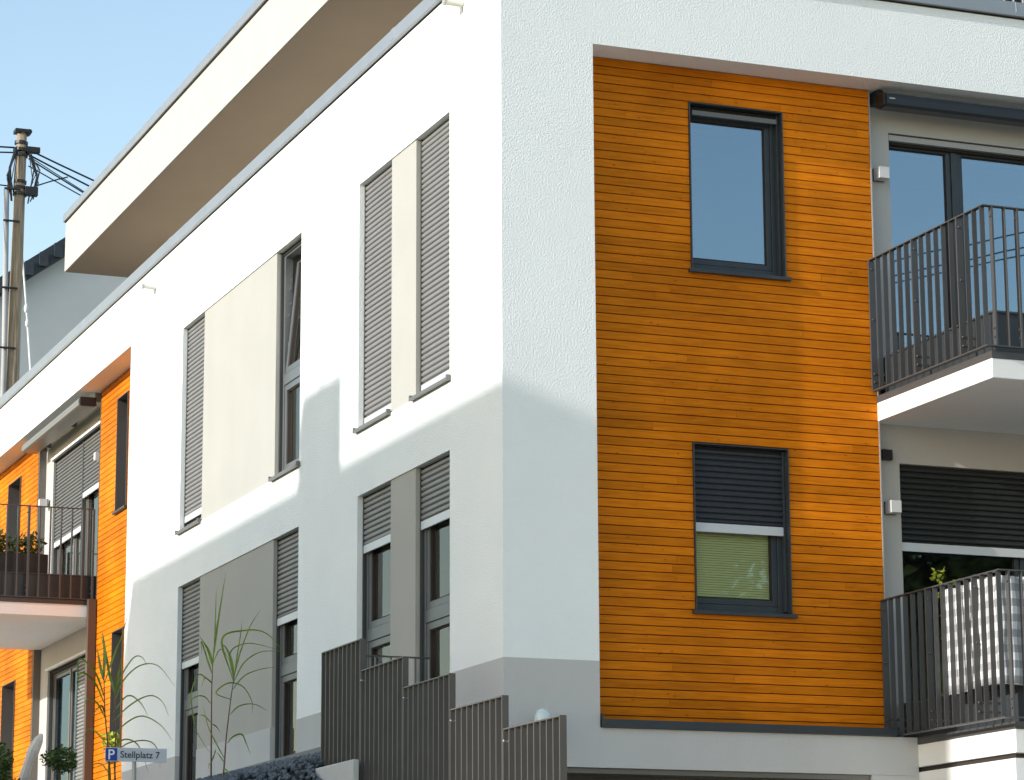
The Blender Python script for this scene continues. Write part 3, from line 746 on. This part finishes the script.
reed((-1.36, 4.05, 3.80), [[(-4,90),(0,0),(8,-130),(22,-260),(34,-345)]],
     [(.022,(34,-345),(45,-430),(55,-500),(60,-555)), (.024,(34,-350),(60,-440),(100,-540),(145,-610)), (.045,(34,-345),(25,-410),(8,-455),(-15,-478)), (.032,(32,-330),(-20,-480),(60,-515),(140,-505),(215,-420)),
      (.02,(34,-330),(10,-430),(60,-465),(130,-455),(200,-430)), (.024,(34,-330),(70,-400),(130,-440),(205,-445)), (.022,(30,-300),(70,-350),(130,-375),(190,-383)), (.024,(26,-260),(-30,-285),(20,-325),(80,-315),(120,-260),(124,-215)),
      (.02,(20,-205),(60,-240),(120,-250),(178,-228)), (.028,(12,-100),(35,-125),(70,-135),(90,-100),(108,-62)), (.02,(4,-40),(-30,-100),(-60,-160),(-80,-240)), (.024,(0,-30),(-12,-55),(-20,-70)), (.03,(0,-10),(8,10),(5,30))],
     'tall arching green grass plant on the gravel, right of the pair in front of the grey panel', 12)
reed((-2.92, 2.35, 3.28), [[(30,160),(0,-180),(-18,-330),(-25,-470)], [(45,160),(20,-150),(22,-280),(14,-400)]],
     [(.03,(-22,-430),(10,-540),(30,-600),(45,-680)), (.05,(-25,-440),(-20,-530),(-22,-580),(-25,-612)), (.045,(-25,-440),(-35,-500),(-42,-560)), (.045,(14,-400),(0,-470),(-10,-550),(-22,-600)), (.035,(14,-390),(20,-470),(30,-560)),
      (.03,(-20,-380),(-50,-450),(-85,-490),(-120,-505),(-125,-450)), (.03,(-20,-360),(-60,-430),(-110,-460),(-130,-420),(-110,-370)), (.024,(-10,-300),(-50,-360),(-90,-370),(-105,-320)),
      (.022,(14,-380),(30,-440),(80,-520),(115,-530),(140,-500)), (.022,(14,-370),(40,-440),(90,-490),(150,-490),(205,-420)), (.024,(10,-330),(60,-390),(105,-370),(135,-325)), (.022,(10,-300),(70,-360),(130,-390),(170,-370),(190,-320)),
      (.022,(10,-250),(60,-300),(110,-320),(170,-290),(212,-235)), (.024,(8,-200),(50,-240),(100,-220),(135,-130)), (.02,(8,-180),(70,-230),(150,-240),(190,-200),(198,-150)), (.02,(-8,-220),(-40,-260),(-70,-275),(-90,-230)),
      (.022,(0,-150),(-20,-200),(-30,-230)), (.03,(10,-60),(-5,-120),(-12,-190)), (.026,(-15,-320),(-40,-350),(-80,-310)), (.02,(5,-120),(-20,-160),(-60,-150)), (.02,(20,-100),(35,-200),(60,-250))],
     'dense tall green grass plant behind the parking sign, in front of the timber', 13)

# small leafy things on the ground-floor terrace at the far left
def blob(c, r, n, rnd, flat=1.):
    out = []
    for _ in range(n):
        v = Vector((rnd.gauss(0,1), rnd.gauss(0,1), rnd.gauss(0,1))).normalized() * r * rnd.uniform(.55, 1.05)
        out.append((c[0]+v.x, c[1]+v.y, c[2]+v.z*flat))
    return out
rnd = random.Random(4)
t = empty('topiary_tree', (-.98, 13., 3.9), 'small round clipped tree on a thin stem in front of the far glass door', 'plant')
q = MB(); q.tube([(-.98, 13., 3.9), (-.97, 13., 4.25), (-.985, 13.02, 4.6)], [.022, .018, .015], 8); q.build('trunk', M['bark'], t)
leafy('crown', M['leafdark'], blob((-.93, 13., 4.60), .17, 900, rnd) + blob((-1.11, 12.95, 4.60), .11, 250, rnd), .05, t, 21)
t = empty('leafy_shrub', (-1.85, 13., 3.9), 'dark green leafy shrub at the far left edge by the timber wall', 'shrub')
q = MB()
for i in range(5): q.tube([(-1.85, 13., 3.9), (-1.95+.1*i, 12.9+.05*i, 4.6)], [.015, .006], 6)
q.build('trunk', M['bark'], t)
leafy('crown', M['leafdark'], blob((-1.78, 13., 4.46), .19, 900, rnd, 1.7) + blob((-1.62, 12.9, 4.16), .2, 700, rnd, .8), .07, t, 22)
t = empty('patio_umbrella', (-1.45, 13.4, 3.9), 'closed off-white patio umbrella leaning in front of the left timber wall', 'umbrella')
q = MB(); q.tube([(-1.42, 13.4, 3.8), (-1.32, 13.4, 4.4), (-1.14, 13.4, 4.93)], .018, 8); q.build('pole', M['guide'], t)
q = MB(); q.tube([(-1.385, 13.4, 4.23), (-1.345, 13.4, 4.40), (-1.30, 13.4, 4.57), (-1.24, 13.4, 4.74), (-1.17, 13.4, 4.89), (-1.135, 13.4, 4.96)], [.05, .075, .06, .08, .06, .02], 9); q.build('canopy', M['umbrella'], t, smooth=False)
t = empty('flower_pot', (.27, 15.42, 4.84), 'pale flower pot with a yellow-green plant on the window ledge in the left timber wall', 'plant pot')
q = MB(); q.lathe([(.035, 4.845), (.055, 4.94), (.058, 4.95), (.05, 4.95)], .27, 15.42, 12); q.build('pot', M['pot'], t)
leafy('foliage', M['leafyellow'], blob((.27, 15.42, 5.06), .13, 120, rnd), .08, t, 23)
q = MB(); q.box(.22, .34, 15.3, 15.5, 4.838, 4.842)
# planter on the left balcony
t = empty('planter_box', (-.9, 17.2, 7.26), 'long black planter box with green plants on the left balcony', 'planter')
q = MB(); q.box(-1.7, -.32, 17.05, 17.4, 7.26, 7.86); q.build('trough', M['black'], t, bevel=.01)
pts = []
for cx in (-1.55, -1.3, -1.08, -.92, -.66, -.5): pts += blob((cx, 17.22, 7.95 + rnd.uniform(0, .08)), .15, 170, rnd, 1.2)
leafy('foliage', leaf_mat('planter_leaf', (.085, .115, .018), .5), pts, .07, t, 24)
# climbing plant behind the lower right railing
t = empty('climbing_plant', (4.32, -.1, 4.29), 'thin climbing plant with yellow-green leaves on the lower right balcony', 'plant')
q = MB(); q.tube([(4.32, -.1, 4.0), (4.28, -.15, 4.5), (4.33, -.2, 5.0), (4.27, -.15, 5.42)], .006, 6); q.tube([(4.35, -.4, 4.0), (4.3, -.45, 4.6), (4.33, -.4, 5.1)], .006, 6); q.build('stem', M['leafdark'], t)
pts = []
for i in range(16): pts += blob((4.3+rnd.uniform(-.05,.05), -.17-rnd.choice((0,.25))+rnd.uniform(-.05,.05), 4.2 + 1.25*rnd.random()), .035, 5, rnd)
pts += blob((4.27, -.15, 5.42), .07, 25, rnd)
leafy('foliage', M['leafyellow'], pts, .05, t, 25)

# ------------------------------------------------------------------ outside stair, railing, low wall
steps = MB()
steps.box(-.99, -.02, 2.08, 5.0, .5, 3.55)
z = 3.55; y = 2.078
while y > -3.8:
    z -= .085; steps.box(-.96, -.02, y-.28, y, .5, z); y -= .281
tag(steps.build('outdoor_stairs', M['concretedark'], None), 'grey concrete outdoor stairs behind the dark stepped railing', 'stairs')
t = empty('stair_railing', (-1., 0, 2.4), 'dark stepped metal stair railing of vertical flat bars beside the white wall', 'railing')
segs = [(2.08, .955, 4.75), (.935, -.185, 4.465), (-.20, -1.335, 4.20), (-1.35, -2.515, 3.905), (-2.525, -3.68, 3.645)]
for k, (ya, yb, zt) in enumerate(segs):
    zb = zt - 1.32
    q = MB(); q.box(-1.0, -.945, yb, ya, zt-.012, zt); q.box(-1.0, -.945, yb, ya, zb, zb+.012)
    pn = q.build('railing_panel', M['railingdark'], t, bevel=.002)
    n = 9
    for i in range(n):
        y = ya - .006 - (ya-yb-.012)*i/n
        b_ = MB(); b_.box(-.999, -.948, y-.007, y+.007, zb+.0125, zt-.0125); b_.build('baluster', M['railingdark'], pn)
    b_ = MB(); b_.box(-.999, -.944, yb-.002, yb+.012, zb-.2, zt+.001)
    b_.build('end_post', M['railingdark'], pn)
    if k: 
        s_ = MB(); s_.sphere((-1.006, ya-.05, zt-.1), .013, 6, 4); s_.tube([(-1.004, ya-.05, zt-.1), (-.96, ya-.05, zt-.1)], .009, 6); s_.build('bolt', M['steel'], pn)
t = empty('landing_railing', (-.5, 1.82, 3.6), 'short dark cross railing between the stair railing and the wall', 'railing')
q = MB(); q.box(-.97, -.02, 1.80, 1.845, 4.70, 4.712); q.build('top_rail', M['railingdark'], t)
for x in (-.03, -.17, -.41, -.56, -.70, -.84):
    q = MB(); q.box(x-.005, x+.005, 1.80, 1.84, 3.56, 4.699); q.build('baluster', M['railingdark'], t)
q = MB(); q.box(-1.115, -1.05, .80, 1.90, 2.0, 3.665)
tag(q.build('low_wall', M['concrete'], None, bevel=.014), 'low pale concrete wall with rounded edges in front of the stair railing', 'wall')

# ------------------------------------------------------------------ sign
t = empty('parking_sign', (-2.76, 2., 3.2), 'small grey parking sign with blue P square reading Stellplatz 7 on a thin post', 'sign')
sx0, sx1, sz0, sz1 = -3.04, -2.475, 3.692, 3.815
q = MB(); q.box(sx0, sx1, 2.0, 2.008, sz0, sz1); pl = q.build('sign_plate', M['signgrey'], t, bevel=.001)
q = MB(); q.box(sx0+.006, sx0+.11, 1.997, 1.9995, sz0+.006, sz1-.006); bl = q.build('blue_square', M['blue'], t)
q = MB(); q.tube([(-2.765, 2.03, 2.2), (-2.765, 2.03, 3.80)], .02, 10); q.build('post', M['guide'], t)
def text(s, x, z, size, m, parent, y, name='lettering'):
    cu = bpy.data.curves.new(name, 'FONT'); cu.body = s; cu.size = size; cu.extrude = .0008; cu.offset = size*.012
    o = bpy.data.objects.new(name, cu); COL.objects.link(o)
    me = bpy.data.meshes.new_from_object(o.evaluated_get(bpy.context.evaluated_depsgraph_get()))
    bpy.data.objects.remove(o)
    me.transform(Matrix.Translation((x, y, z)) @ Matrix.Rotation(R(90), 4, 'X'))
    me.materials.append(m)
    o = bpy.data.objects.new(name, me); COL.objects.link(o)
    o.parent = parent; o.matrix_parent_inverse = Matrix.Translation(-Vector(parent.location))
    return o
bpy.context.view_layer.update()
text('P', sx0+.022, sz0+.018, .125, M['signwhite'], t, 1.9955)
text('Stellplatz 7', sx0+.137, sz0+.035, .083, M['signtext'], t, 1.9985)

# ------------------------------------------------------------------ ground
def terrain(x, y):
    """street level at z = 0, rising to the terrace behind and to the left"""
    def sm(a, b, v): t_ = max(0, min(1, (v-a)/(b-a))); return t_*t_*(3-2*t_)
    h = 2.2 * sm(-14, -4, y) 
    h += 1.55 * sm(2, 11, y)
    h += 2.5 * sm(25, 60, y)
    return h
q = MB(); xs = [-400, -200, -120, -80, -60] + [-50 + 2.5*i for i in range(40)] + [55, 70, 100, 200, 400]
ys = [-400, -200, -100, -60] + [-50 + 2*i for i in range(60)] + [80, 120, 200, 400]
for y in ys:
    for x in xs: q.v.append((x, y, terrain(x, y)))
nx = len(xs)
for j in range(len(ys)-1):
    for i in range(nx-1): a = j*nx+i; q.f.append((a, a+1, a+nx+1, a+nx))
tag(q.build('ground', M['grass'], None, smooth=True), kind='structure')
q = MB(); fx = [-6 + 1.5*i for i in range(28)]; fy = [-20 + 1.*i for i in range(20)]  # unseen pale paving, added to bounce warm light up to the soffits
for y in fy:
    for x in fx: q.v.append((x, y, terrain(x, y) + .12))
for j in range(len(fy)-1):
    for i in range(len(fx)-1): a = j*len(fx)+i; q.f.append((a, a+1, a+len(fx)+1, a+len(fx)))
tag(q.build('bounce_forecourt', M['paving'], None, smooth=True), kind='structure')
q = MB(); q.add([(-120, -34, .02), (120, -34, .02), (120, -26.5, .02), (-120, -26.5, .02)], [(0,1,2,3)]); tag(q.build('road', M['asphalt'], None), kind='structure')
q = MB(); q.box(-120, 120, -26.5, -26.35, -.1, .13); q.box(-120, 120, -26.349, -20., -.1, .128); tag(q.build('pavement', M['paving'], None), kind='structure')
q = MB(); q.box(-5., .3, 12.6, 24., 3.0, 3.9); tag(q.build('patio', M['paving'], None), kind='structure')
# gravel bank in front of the side facade
def bank(x, y):
    u = -x
    z = 4.08 - .245*min(u, 2.3) - 1.1*max(0, u-2.3)
    return z - .02*max(0, 6-y) - .42*max(0, 2.1-y)
q = MB(); bx = [-.12 - .16*i for i in range(24)]; by = [-1.2 + .35*i for i in range(40)]
for y in by:
    for x in bx:
        q.v.append((x, y, bank(x, y) - .03 + .012*math.sin(x*9+y*5)))
for j in range(len(by)-1):
    for i in range(len(bx)-1):
        if by[j] < 1.9 and bx[i] > -1.14: continue
        a = j*len(bx)+i; q.f.append((a, a+1, a+len(bx)+1, a+len(bx)))
# skirts
n = len(bx); 
base = len(q.v)
for i, x in enumerate(bx): q.v.append((x, by[0], 1.0))
for i in range(n-1):
    if bx[i] < -1.3: q.f.append((i, i+1, base+i+1, base+i))
tag(q.build('gravel_bank', M['bankbase'], None), kind='structure')
q = MB(); q.box(-.115, -.003, 2.0, 12.5, 2.8, 4.13); tag(q.build('edging_kerb', M['concretedark'], None, bevel=.004), kind='structure')
rnd = random.Random(9); q = MB()
ico = [(0,0,1),(.894,0,.447),(.276,.851,.447),(-.724,.526,.447),(-.724,-.526,.447),(.276,-.851,.447),(.724,.526,-.447),(-.276,.851,-.447),(-.894,0,-.447),(-.276,-.851,-.447),(.724,-.526,-.447),(0,0,-1)]
icf = [(0,1,2),(0,2,3),(0,3,4),(0,4,5),(0,5,1),(1,6,2),(2,7,3),(3,8,4),(4,9,5),(5,10,1),(2,6,7),(3,7,8),(4,8,9),(5,9,10),(1,10,6),(6,11,7),(7,11,8),(8,11,9),(9,11,10),(10,11,6)]
for _ in range(24000):
    x = -.14 - 2.9*rnd.random()**1.1; y = rnd.uniform(0., 12.4); s = rnd.uniform(.014, .036)
    if y < 1.97 and x > -1.13: continue
    z = bank(x, y) + rnd.uniform(-.03, .03)
    sc = Vector((rnd.uniform(.7,1.3), rnd.uniform(.7,1.3), rnd.uniform(.5,1.)))
    rot = Matrix.Rotation(rnd.uniform(0, 6.28), 3, Vector((rnd.random()-.5, rnd.random()-.5, rnd.random()-.5)).normalized())
    vs = []
    for v in ico:
        w = rot @ Vector((v[0]*sc.x, v[1]*sc.y, v[2]*sc.z)) * s * rnd.uniform(.85, 1.12)
        vs.append((x+w.x, y+w.y, z+w.z))
    q.add(vs, icf)
tag(q.build('gravel', M['gravel'], None), 'dark blue-grey basalt gravel along the foot of the white wall', 'gravel', kind='stuff')

# ------------------------------------------------------------------ background: gabled grey house, utility pole, wires
H = empty('gabled_house', (3, 40, 0), 'grey rendered house with a dark tiled gable roof far behind the white block', 'house')
m_ = .73   # roof slope
def rz(x): return 17.95 + (x-4.3)*m_ - .0
xl, xr = -2.0, 16.0; xm = (xl+xr)/2
q = MB(); y0, y1 = 40., 52.
zl = rz(xl)
q.add([(xl, y0, 2), (xr, y0, 2), (xr, y0, zl), (xm, y0, rz(xm)), (xl, y0, zl), (xl, y1, 2), (xr, y1, 2), (xr, y1, zl), (xm, y1, rz(xm)), (xl, y1, zl)],
      [(0,1,2,3,4), (9,8,7,6,5), (0,4,9,5), (1,6,7,2), (2,7,8,3), (3,8,9,4)])
q.build('wall', M['housegrey'], H)
q = MB()
for sgn in (-1, 1):
    xe = xm + sgn*(xm-xl+.5)
    za, zb_ = rz(xm), rz(xm) - m_*(xm-xl+.5)
    th = .42
    vs = []
    for yy in (y0-.35, y1+.35):
        vs += [(xm, yy, za-.02), (xe, yy, zb_-.02), (xe, yy, zb_+th), (xm, yy, za+th)]
    q.add(vs, [(0,1,2,3), (4,7,6,5), (0,4,5,1), (1,5,6,2), (2,6,7,3), (3,7,4,0)])
rf = q.build('roof', M['rooftile'], H)
q = MB()
for i in range(40):
    x = xl - .4 + i*.33
    if x < xm: 
        z = rz(x) + .405; q.box(x, x+.20, y0-.42, y0-.36, z-.30, z+.025)
q.build('verge_tile', M['rooftile'], rf)
for wx, wz in ((1.5, 12.5), (5., 12.5)):
    q = MB(); q.box(wx, wx+1.1, y0-.03, y0+.05, wz-3, wz-1.6); q.build('window', M['black'], H)

U = empty('utility_pole', (1.95, 31, 3), 'weathered wooden utility pole with black cables at its top behind the roof edge', 'utility pole')
q = MB(); q.tube([(1.92, 31, 3), (1.915, 31, 13.2), (1.93, 31, 16.), (1.95, 31, 18.40)], [.17, .135, .12, .10], 14); q.build('pole', M['polewood'], U, smooth=True)
q = MB(); q.box(1.80, 2.10, 30.88, 31.12, 18.40, 18.47); q.tube([(2.08, 30.9, 18.43), (2.08, 31.1, 18.43)], .055, 8); q.build('pole_cap', M['black'], U)
q = MB(); q.tube([(1.74, 30.9, 3), (1.72, 30.9, 14), (1.66, 30.9, 17.2)], .055, 10); q.build('conduit', M['polegrey'], U, smooth=True)
for zz in (17.2, 16.55, 15.2, 14.0):
    q = MB(); q.tube([(1.60, 30.82, zz), (1.92, 30.82, zz+.0)], .022, 6); q.build('clamp', M['black'], U)
for zz, rr in ((18.2, .135), (18.05, .16), (17.95, .14), (17.4, .13), (17.28, .12), (17.15, .14)): q = MB(); q.tube([(1.94, 31, zz-.03), (1.945, 31, zz+.03)], rr, 12); q.build('clamp', M['black'], U)
q = MB(); q.box(2.02, 2.28, 30.86, 31.0, 17.12, 17.30); q.build('bracket', M['black'], U, bevel=.01)
q = MB(); q.box(2.0, 2.30, 30.87, 31.0, 18.0, 18.12); q.build('bracket', M['black'], U, bevel=.01)
q = MB(); rnd = random.Random(3)
for i in range(14):
    s_ = rnd.choice((-1, 1)); x0 = 1.95 + s_*rnd.uniform(.08, .18); za, zb_ = 18.1 - rnd.random()*.15, 17.25 - rnd.random()*.3
    q.tube([(x0, 30.9, za), (x0 + s_*rnd.uniform(.04, .22), 30.86, (za+zb_)/2 + rnd.uniform(-.2, .2)), (x0 + s_*rnd.uniform(-.03, .1), 30.9, zb_)], rnd.uniform(.008, .02), 5)
q.build('cable_loop', M['cable'], U)
def sag(p, q_, s_, n=10):
    p, q_ = Vector(p), Vector(q_)
    return [tuple(p.lerp(q_, i/n) - Vector((0, 0, s_*4*(i/n)*(1-i/n)))) for i in range(n+1)]
for i, (a, b_, r_, s_) in enumerate([((2.05,31,18.10),(9.5,34,16.75),.020,.10), ((2.05,31,18.0),(9.4,34,16.45),.020,.12), ((2.1,31,17.95),(9.3,34,15.6),.011,.1), ((2.1,31,17.75),(9.3,34,15.72),.014,.05),
                                     ((2.1,31,17.9),(9.3,34,15.5),.017,.05), ((1.85,31,18.1),(-9,29,17.9),.018,.25), ((1.85,31,18.0),(-9,29,17.6),.016,.3), ((1.8,31,17.3),(-9,29,17.5),.014,.15), ((2.05,31,17.25),(3.0,31.5,17.75),.014,-.02)]):
    q = MB(); q.tube(sag(a, b_, s_), r_, 6); q.build('cable', M['cable'], U, smooth=True)
q = MB(); q.tube([(2.2, 30.5, 12.4), (2.5, 30.5, 12.9), (2.13, 30.5, 16.2)], [.02, .022, .012], 8)
q = MB(); q.tube([(2.52, 31.8, 12.2), (2.43, 31.8, 13.9), (2.30, 31.8, 15.2), (2.14, 31.8, 16.6)], [.03, .03, .022, .018], 8); q.sphere((2.31, 31.8, 15.05), .05, 8, 5, 2.0); q.sphere((2.34, 31.8, 14.75), .045, 8, 5, 2.0)
tag(q.build('white_mast', M['cord'], None, smooth=True), 'thin white mast in front of the grey gabled house, right of the wooden pole', 'mast')

# ------------------------------------------------------------------ surroundings outside the frame (they shade and reflect)
s_dir = Vector((-.9895, -.1444, .352))     # towards the sun
NX = -22.
tt = -NX/.9895
oy = -.1444*tt; oz = s_dir.z*tt
Nb = empty('neighbour_house', (NX-4, 3, 0), 'flat-roofed beige house with a broad chimney across the yard', 'house')
q = MB(); q.box(NX-9, NX, -4.4, 13.35+oy, 0, 7.03+oz); q.build('wall', M['neighbour'], Nb)
q = MB(); q.box(NX-1.2, NX-.004, 4.6+oy, 5.93+oy, 7.03+oz, 8.02+oz); q.box(NX-.9, NX-.5, 5.1+oy, 5.3+oy, 8.02+oz, 8.22+oz); q.build('chimney', M['neighbour'], Nb)
for wz in (3.5, 6.8, 10.1):
    for wy in (-2.5, 1.0, 4.2, 7.4):
        q = MB(); q.box(NX-.03, NX+.02, wy, wy+1.3, wz, wz+1.5); w = q.build('window', M['anthracite'], Nb)
        q = MB(); q.box(NX+.021, NX+.024, wy+.08, wy+1.22, wz+.08, wz+1.42); q.build('pane', M['black'], w)
def tree(x, y, h, r, seed, label):
    rnd = random.Random(seed); z0 = terrain(x, y)
    t = empty('broadleaf_tree', (x, y, z0), label, 'tree', 'trees across the street')
    q = MB(); q.tube([(x, y, z0-.2), (x+.1, y, z0+h*.35), (x, y+.1, z0+h*.8)], [.28, .2, .06], 8)
    for i in range(7):
        a = rnd.uniform(0, 6.28); zz = z0 + h*rnd.uniform(.35, .65); q.tube([(x, y, zz), (x+math.cos(a)*r*.4, y+math.sin(a)*r*.4, zz+h*.12), (x+math.cos(a)*r*.75, y+math.sin(a)*r*.75, zz+h*.2)], [.09, .06, .02], 6)
    q.build('trunk', M['bark'], t)
    pts = []
    for i in range(80):
        a = rnd.uniform(0, 6.28); rr = r*.8*math.sqrt(rnd.random()); zz = z0 + h*(.30 + .60*rnd.random()); k = 1 - abs((zz-z0)/h - .6)
        pts += blob((x+math.cos(a)*rr*k, y+math.sin(a)*rr*k, zz), r*.3, 130, rnd, .8)
    leafy('crown', M['treeleaf'], pts, .5, t, seed+1)
for i, (x, y, h, r, lab) in enumerate([(13, -40, 17, 4.8, 'leafy tree across the street, nearest of the row'), (20, -42, 17.5, 5.2, 'leafy tree across the street, second of the row'),
                                       (27, -40, 17, 5.2, 'leafy tree across the street, third of the row'), (34, -43, 17.5, 5.4, 'leafy tree across the street, last of the row')]):
    tree(x, y, h, r, 50+i, lab)
for i, (z, lab) in enumerate(((12.06, 'top overhead wire across the street'), (11.84, 'middle overhead wire across the street'), (11.73, 'bottom overhead wire across the street'))):
    q = MB(); q.tube([(10.5, -12., z), (13.6, -12., z+.87), (22, -12, z+3.3)], .0105, 6)
    tag(q.build('overhead_wire', M['cable'], None), lab, 'wire', 'overhead wires across the street')

t = empty('telephone_pole', (10.45, -12., .5), 'wooden pole across the street carrying three overhead wires', 'utility pole')
q = MB(); q.tube([(10.45, -12., .3), (10.45, -12., 12.9)], [.14, .10], 12); q.build('pole', M['polewood'], t)
# ------------------------------------------------------------------ camera
F = 2871.18; YAW, PIT, ROL = .376673, .20889487, -.00498702
f = Vector((math.sin(YAW)*math.cos(PIT), math.cos(YAW)*math.cos(PIT), math.sin(PIT)))
r0 = Vector((math.cos(YAW), -math.sin(YAW), 0)); u0_ = r0.cross(f)
r = r0*math.cos(ROL) + u0_*math.sin(ROL); u_ = -r0*math.sin(ROL) + u0_*math.cos(ROL)
cam = bpy.data.cameras.new('camera'); co = bpy.data.objects.new('camera', cam); COL.objects.link(co)
mw = Matrix((( r.x, u_.x, -f.x, -9.116), (r.y, u_.y, -f.y, -23.279), (r.z, u_.z, -f.z, 1.6), (0, 0, 0, 1)))
co.matrix_world = mw
cam.sensor_width = 36; cam.sensor_fit = 'HORIZONTAL'; cam.lens = F/1024*36; cam.clip_end = 2000; cam.clip_start = .1
S.camera = co

# ------------------------------------------------------------------ light
el = math.asin(s_dir.normalized().z); az = math.atan2(s_dir.x, s_dir.y)
w = bpy.data.worlds.new('World'); S.world = w; w.use_nodes = True
nt = w.node_tree; bg = nt.nodes['Background']; sky = nt.nodes.new('ShaderNodeTexSky'); sky.sky_type = 'NISHITA'; sky.sun_disc = False
sky.sun_elevation = el; sky.sun_rotation = az; sky.air_density = 1.2; sky.dust_density = .7; sky.ozone_density = .6
nt.links.new(sky.outputs[0], bg.inputs[0]); bg.inputs[1].default_value = .105
sun = bpy.data.lights.new('sun', 'SUN'); sun.energy = 1.95; sun.angle = R(.53); sun.color = (1., .975, .93)
so = bpy.data.objects.new('sun', sun); COL.objects.link(so); so.location = (-30, -5, 20)
so.rotation_euler = s_dir.to_track_quat('Z', 'Y').to_euler()
S.view_settings.view_transform = 'Standard'; S.view_settings.look = 'None'; S.view_settings.exposure = 1.35; S.view_settings.gamma = 1
S.view_settings.use_curve_mapping = False
S.render.resolution_x = 1024; S.render.resolution_y = 780
S.render.engine = 'CYCLES'
S.cycles.max_bounces = 8; S.cycles.transparent_max_bounces = 12
